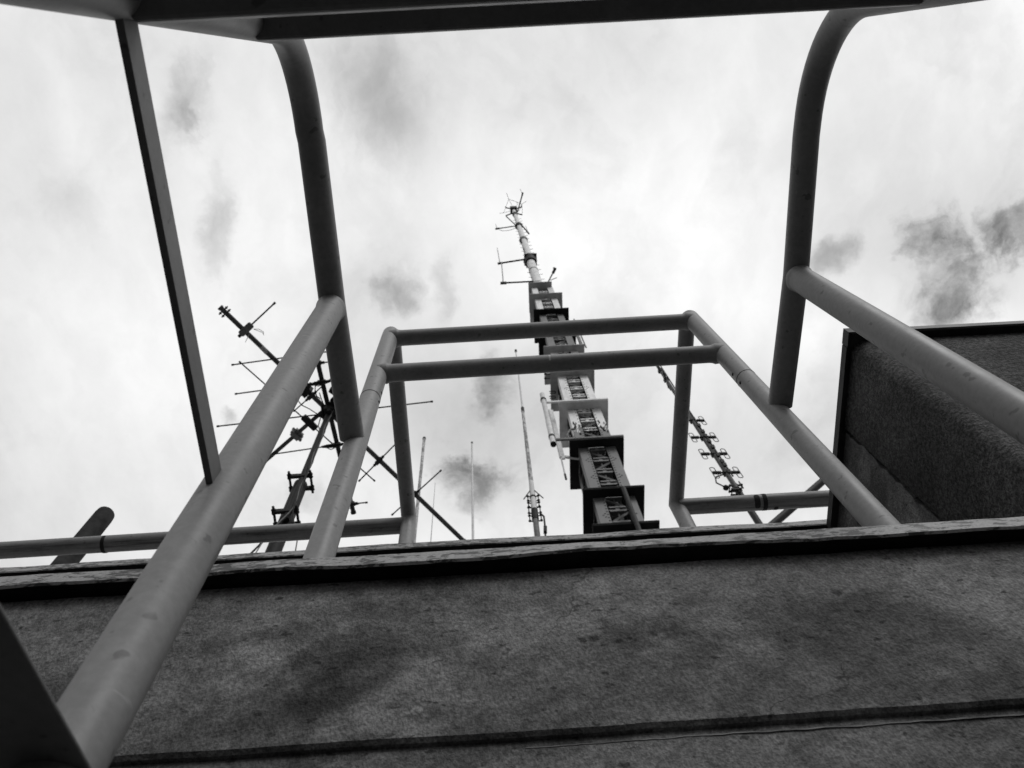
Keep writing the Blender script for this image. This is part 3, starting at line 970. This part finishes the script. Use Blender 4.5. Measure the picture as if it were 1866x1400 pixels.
whip(862, 984, 860, 808, 8, .024, .020, M['white'], 'plain white whip antenna standing against the dark cloud, mid picture')
whip(757, 960, 773, 800, 8, .034, .032, M['flaky'], 'thick short whip antenna with flaking blotchy skin, right of the inner ladder post')
whip(784, 1000, 793, 880, 12, .013, .006, M['white2'], 'faint hair-thin whip antenna between the blotchy whip and the plain white whip', False)

# ------------------------------------------------------------------ broadcast tower
TX, TY = 3.102, 10.775
tw = thing('broadcast_tower', (TX, TY, ROOF), 'tall square lattice broadcast tower with stacked platforms and a pale antenna pole on top', 'tower')
HW = .525
GAP = .25
TOPZ = 43.25
# corner legs: riveted angle plates
legs = []
for sx in (-1, 1):
    for sy in (-1, 1):
        mb = MB()
        x_out, y_out = TX + sx * HW, TY + sy * HW
        xi, yi = TX + sx * GAP, TY + sy * GAP
        t = .02
        mb.box((min(x_out, xi), min(y_out, y_out - sy * t), ROOF), (max(x_out, xi), max(y_out, y_out - sy * t), TOPZ))
        mb.box((min(x_out, x_out - sx * t), min(y_out - sy * t, yi), ROOF), (max(x_out, x_out - sx * t), max(y_out - sy * t, yi), TOPZ))
        if sy < 0:
            z = 16.5
            i = 0
            rr_ = random.Random(3 + sx)
            while z < 33:
                us = [(.038, 0)]
                if (i % 7) == 3: us += [(.10, .05), (.155, -.03), (.10, -.12)]
                for du, dz in us:
                    x = xi + sx * du; q = z + dz
                    mb.tube([(x, y_out + .002, q), (x, y_out - .006, q)], .023, 6, 1)
                z += .155 if z < 24.4 else .26
                i += 1
        mb.build('corner_leg', [M['tower'], M['inner']], tw)
# lacing on the four faces
def lacing(face):
    mb = MB()
    z = 15.0; k = 0
    hgt = .74
    while z < TOPZ - .3:
        def P(u, off, zz):
            if face == 0: return Vector((TX + u, TY - HW + off, zz))
            if face == 1: return Vector((TX + u, TY + HW - off, zz))
            if face == 2: return Vector((TX - HW + off, TY + u, zz))
            return Vector((TX + HW - off, TY + u, zz))
        nrm = P(0, 1, 0) - P(0, 0, 0)
        g = GAP + .02
        w_ = .205
        for dz in (-.095, .095):
            mb.beam(P(-w_, .03, z + dz), P(w_, .03, z + dz), .03, .055)
            mb.beam(P(-w_, .10, z + dz), P(w_, .10, z + dz), .12, .012)
        mb.beam(P(-g, .06, z), P(g, .06, z), .03, .07, mi=2)
        mb.beam(P(0, .05, z - .07), P(0, .05, z + .07), .10, .03, nrm)
        s = 1 if k % 2 else -1
        mb.beam(P(-g * s, .07, z + .10), P(g * s, .07, z + hgt - .10), .02, .085, nrm.cross(Vector((0, 0, 1))), 2)
        mb.beam(P(0, .08, z + .12), P(0, .08, z + hgt - .12), .04, .02, nrm, 2)
        for u in (-.1, .1):
            c = P(u, .018, z); mb.tube([c + nrm * .01, c - nrm * .008], .016, 6, 1)
        z += hgt; k += 1
    return mb


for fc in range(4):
    mb = lacing(fc); mb.build('lacing', [M['tower'] if fc in (0,) else M['inner'], M['inner'], M['alu'] if fc == 0 else M['inner']], tw)  # side and rear faces near-black: shade inside the shaft is painted in
mb = MB()
mb.box((TX - .16, TY - .05, ROOF), (TX + .14, TY + .2, 43.0)); mb.tube([(TX + .2, TY - .2, ROOF), (TX + .2, TY - .2, 43)], .04, 8); mb.tube([(TX - .2, TY - .25, ROOF), (TX - .2, TY - .25, 43)], .05, 8)
mb.build('inner_duct', M['inner'], tw)

plates = [(18.17, 'plate_d', 0), (20.04, 'plate_d', 0), (23.2, 'plate_d', .44), (26.25, 'plate_w', .44), (29.52, 'plate_g', 0), (32.4, 'plate_g', 0),
          (35.25, 'plate_d', 0), (38.0, 'plate_d', 0), (40.9, 'plate_g', 0), (43.3, 'plate_g', 0)]
PW_ = .775
for z, mt, ext in plates:
    w = PW_ if z < 42 else .575
    ox = TX if z < 42 else TX - .09
    oy = TY
    y0 = TY - PW_
    mb = MB()
    th = .035
    # deck ring round the shaft (four strips so nothing passes through a solid plate)
    hx = HW + .004
    if z < 42:
        mb.box((ox - w, y0, z), (ox + w, TY - hx, z + th)); mb.box((ox - w, TY + hx, z), (ox + w, TY + PW_, z + th))
        mb.box((ox - w, TY - hx, z), (ox - hx, TY + hx, z + th)); mb.box((ox + hx, TY - hx, z), (ox + w, TY + hx, z + th))
    else:
        mb.box((ox - w, y0, z), (ox + w, TY + PW_, z + th))
    # upstand rim
    for a, b in (((ox - w, y0), (ox + w, y0)), ((ox - w, TY + PW_), (ox + w, TY + PW_)), ((ox - w, y0), (ox - w, TY + PW_)), ((ox + w, y0), (ox + w, TY + PW_))):
        mb.beam((a[0], a[1], z + th + .022), (b[0], b[1], z + th + .022), .02, .04)
    o = mb.build('platform', M[mt], tw)
    if ext:
        mb = MB(); mb.beam((TX - PW_ - ext, y0 - .03, z + .05), (TX + PW_, y0 - .03, z + .05), .06, .09); mb.build('support_bar', M['pole'] if mt == 'plate_w' else M['steel2'], o)

# tubular antenna held between the two long bars
zt_, zb_ = atY(988, 721, TY - PW_ - .06).z, atY(1008, 812, TY - PW_ - .06).z
xt_ = atY(998, 766, TY - PW_ - .06).x
mb = MB(); mb.tube([(xt_, TY - PW_ - .1, zb_), (xt_, TY - PW_ - .1, (zb_ + zt_) / 2 - .3)], .082, 16, 1); mb.tube([(xt_, TY - PW_ - .1, (zb_ + zt_) / 2 - .3), (xt_, TY - PW_ - .1, zt_)], .075, 16)
mb.ball((xt_, TY - PW_ - .1, zt_), .075, 12)
o = mb.build('tube_antenna', [M['white'], M['pole']], tw)
for z in (26.28, 23.25):
    mb = MB(); mb.tube([(xt_, TY - PW_ - .1, z), (xt_, TY - PW_ - .1, z + .10)], .095, 16)
    mb.build('clamp_ring', M['blackm'], o)
mb = MB(); mb.tube([(xt_, TY - PW_ - .1, zb_ - .03), (xt_, TY - PW_ - .1, zb_ + .02)], .086, 16)
mb.build('end_cap', M['blackm'], o)
Yr = TY - .3
a, b = atY(1001, 748, Yr), atY(1032, 873, Yr); xx = (a.x + b.x) / 2
mb = MB(); mb.tube([(xx, Yr, b.z), (xx, Yr, b.z + 1.4)], .022, 10); mb.tube([(xx, Yr, b.z + 1.4), (xx, Yr, a.z)], .045, 10)
mb.tube([(xx, Yr, b.z - .02), (xx, Yr, b.z + .3)], .030, 10, 1); mb.beam((xx, Yr, b.z + 1.5), (TX - HW, Yr + .1, b.z + 1.5), .05, .12)
mb.beam((xx + .06, Yr, b.z + 1.3), (xx + .06, Yr, a.z), .10, .04, (0, 1, 0))
mb.build('hanging_whip', [M['white'], M['blackm']], tw)
mb = MB(); mb.tube([(TX - HW - .02, TY - HW, 23.4), (TX - HW - .20, TY - HW - .1, 23.5), (TX - HW - .26, TY - HW - .1, 23.95), (TX - HW - .1, TY - HW - .05, 24.5), (TX - HW + .04, TY - HW - .03, 24.6)], .03, 8); mb.build('coax_loop', M['steel2'], tw)
# small box and stubs
mb = MB(); c = atY(999, 688, TY); mb.box((c.x - .12, TY - .2, c.z - .2), (c.x + .13, TY, c.z + .4)); mb.build('junction_box', M['plate_g'], tw)
for y_ in (683, 692, 700):
    mb = MB(); c = atY(994, y_, TY); mb.ball((c.x, TY - .22, c.z), .05, 8); mb.beam((c.x, TY - .22, c.z), (c.x + .3, TY - .2, c.z), .03, .03)
    mb.build('cable_fitting', M['blackm'], tw)
for y_ in (722, 731):
    mb = MB(); c = atY(1002, y_, TY); mb.tube([(c.x, TY - .1, c.z), (c.x + .2, TY - .1, c.z), (c.x + .2, TY - .1, c.z + .2), (c.x, TY - .1, c.z + .2)], .02, 6)
    mb.build('cable_fitting', M['blackm'], tw)
a = atY(1046, 580, TY - PW_); b = atY(1053, 632, TY - PW_)
mb = MB(); mb.tube([(a.x, TY - PW_ + .05, b.z), (a.x, TY - PW_ + .05, a.z)], .03, 8); mb.build('short_whip', M['steel2'], tw)
c0_, c1_ = atY(1053, 613, TY - PW_ + .1), atY(1054, 633, TY - PW_ + .1)
mb = MB(); mb.beam((c0_.x, TY - PW_ + .1, c1_.z), (c0_.x, TY - PW_ + .1, c0_.z + 1.2), .10, .10, (0, 1, 0)); mb.build('stub_post', M['steel2'], tw)
# conduit in front of the lowest platforms
a = atY(1136, 890, TY - PW_ - .08); b = atY(1167, 963, TY - PW_ - .08)
mb = MB(); mb.tube([(a.x, TY - PW_ - .08, ROOF), (a.x, TY - PW_ - .08, a.z)], .062, 12); mb.ball((a.x, TY - PW_ - .08, a.z), .062, 10); mb.build('conduit', M['steel'], tw)
# splashes of dark cable gear on the pale section
rnd = random.Random(21)
for i in range(18):
    mb = MB()
    sx = (-1, 1)[i % 2]; z = rnd.gauss(24.55, .28)
    x = TX + sx * rnd.uniform(.30, .50)
    mb.beam((x, TY - HW - .02, z), (x + rnd.uniform(-.03, .03), TY - HW - .02, z + rnd.uniform(.04, .2)), rnd.uniform(.015, .04), .03, (0, 1, 0))
    mb.build('cable_gear', M['steel'], tw)

# pole above the top platform
zc = lambda x, y: atY(x, y, TY).z
ptop = zc(936, 384)
mb = MB()
prof = [(43.33, .26), (zc(967, 475), .25), (zc(967, 474), .225), (zc(955, 437), .215), (zc(955, 436), .19), (zc(948, 411), .18), (zc(948, 410), .155), (ptop, .15)]
mb.tube([(TX, TY, z) for z, r in prof], [r for z, r in prof], 20)
pole = mb.build('antenna_pole', M['pole'], tw)
for (x, y, r, h, mt) in ((948, 412, .30, .5, 'blackm'), (955, 438, .30, .45, 'steel2'), (967, 475, .42, .8, 'blackm'), (972, 495, .28, .14, 'steel'), (966, 468, .25, .1, 'steel2'), (937, 391, .22, .7, 'blackm')):
    z = zc(x, y)
    mb = MB(); mb.tube([(TX, TY, z - h), (TX, TY, z - h * .2), (TX, TY, z)], [r * .85, r * .95, r], 14)
    if r > .4:
        mb.box((TX - .36, TY - .42, z), (TX + .40, TY + .3, z + .06))
    mb.build('collar', M[mt], pole)
# climbing pegs
z = 43.8; i = 0
while z < zc(945, 400):
    s = 1 if i % 2 else -1
    rr = .25 - .1 * (z - 43.8) / (ptop - 43.8)
    mb = MB(); mb.tube([(TX + s * rr * .8, TY - .1, z), (TX + s * (rr + .17), TY - .12, z)], .013, 6); z += .62; i += 1
    mb.build('climbing_peg', M['steel2'], pole)
for i in range(9):
    mb = MB()
    z = zc(960, 455) + rnd.uniform(-3.2, 3.2); mb.beam((TX - .22, TY - .12, z), (TX - .2, TY - .12, z + rnd.uniform(.2, .6)), .06, .06, (0, 1, 0))
    mb.build('cable_gear', M['blackm'], pole)
# top lantern box
mb = MB(); z = ptop; mb.box((TX - .27, TY - .27, z - .2), (TX + .27, TY + .27, z + .75))
for sx, sy in ((-1, -1), (1, -1), (-1, 1), (1, 1)):
    mb.tube([(TX + sx * .2, TY + sy * .2, z - .2), (TX + sx * .6, TY + sy * .3, z - .4), (TX + sx * .66, TY + sy * .35, z - .1)], .05, 6)
mb.build('beacon_box', M['blackm'], pole)


def arm(x0, y0, x1, y1, zref, r, whip_px=None, mat='steel', wr=.028, box_=True):
    a, b = atZ(x0, y0, zref), atZ(x1, y1, zref)
    mb = MB(); mb.tube([a, b], r * .75, 8)
    if box_: mb.beam(b - (b - a).normalized() * .16, b + (b - a).normalized() * .14, .11, .18)
    o = mb.build('antenna_arm', M[mat], pole)
    if whip_px:
        z = atY(*whip_px, b.y).z; q = atY(*whip_px, b.y)
        mb = MB(); mb.tube([b, (q.x, b.y, z)], [wr, wr * .8], 8); mb.build('whip', M['white2'], o)
    return o


arm(947, 411, 906, 417, zc(948, 412), .055, (903, 409))
arm(941, 412, 922, 394, zc(948, 412), .05, None, 'blackm', box_=False)
arm(952, 412, 962, 424, zc(948, 412), .06, (958, 412), 'blackm')
arm(943, 387, 952, 354, zc(937, 388), .07, (948, 345))
arm(962, 472, 911, 480, zc(967, 475), .07, (906, 452), 'blackm')
arm(962, 472, 914, 479, zc(967, 475) - .1, .04, (917, 512), 'steel', .03, False)
arm(972, 513, 917, 516, 43.5, .055, (914, 482), 'steel')
arm(985, 512, 920, 515, 43.6, .035, None, 'pole', box_=False)
arm(999, 514, 1010, 493, 43.5, .045, (1009, 488), 'steel', .05)
arm(1003, 511, 1015, 506, 43.5, .025, None, 'steel', box_=False)
mb = MB(); za = zc(936, 384) + .4
for pts in ([(927, 363), (918, 388), (929, 385)], [(927, 363), (938, 367), (951, 372)], [(923, 352), (927, 363), (933, 375)], [(910, 389), (918, 388)], [(951, 372), (959, 367)], [(951, 372), (952, 388), (949, 392), (943, 388)], [(951, 372), (946, 385)], [(942, 376), (943, 371), (941, 368)]):
    mb.tube([atZ(x, y, za) for x, y in pts], .015, 6)
mb.build('wire_loop', M['alu'], pole)
mb = MB(); mb.tube([atZ(910, 419, zc(948, 412)), atZ(916, 421, zc(948, 412)), atZ(928, 420, zc(948, 412)), atZ(940, 416, zc(948, 412))], .018, 6); mb.build('slack_cable', M['white2'], pole)
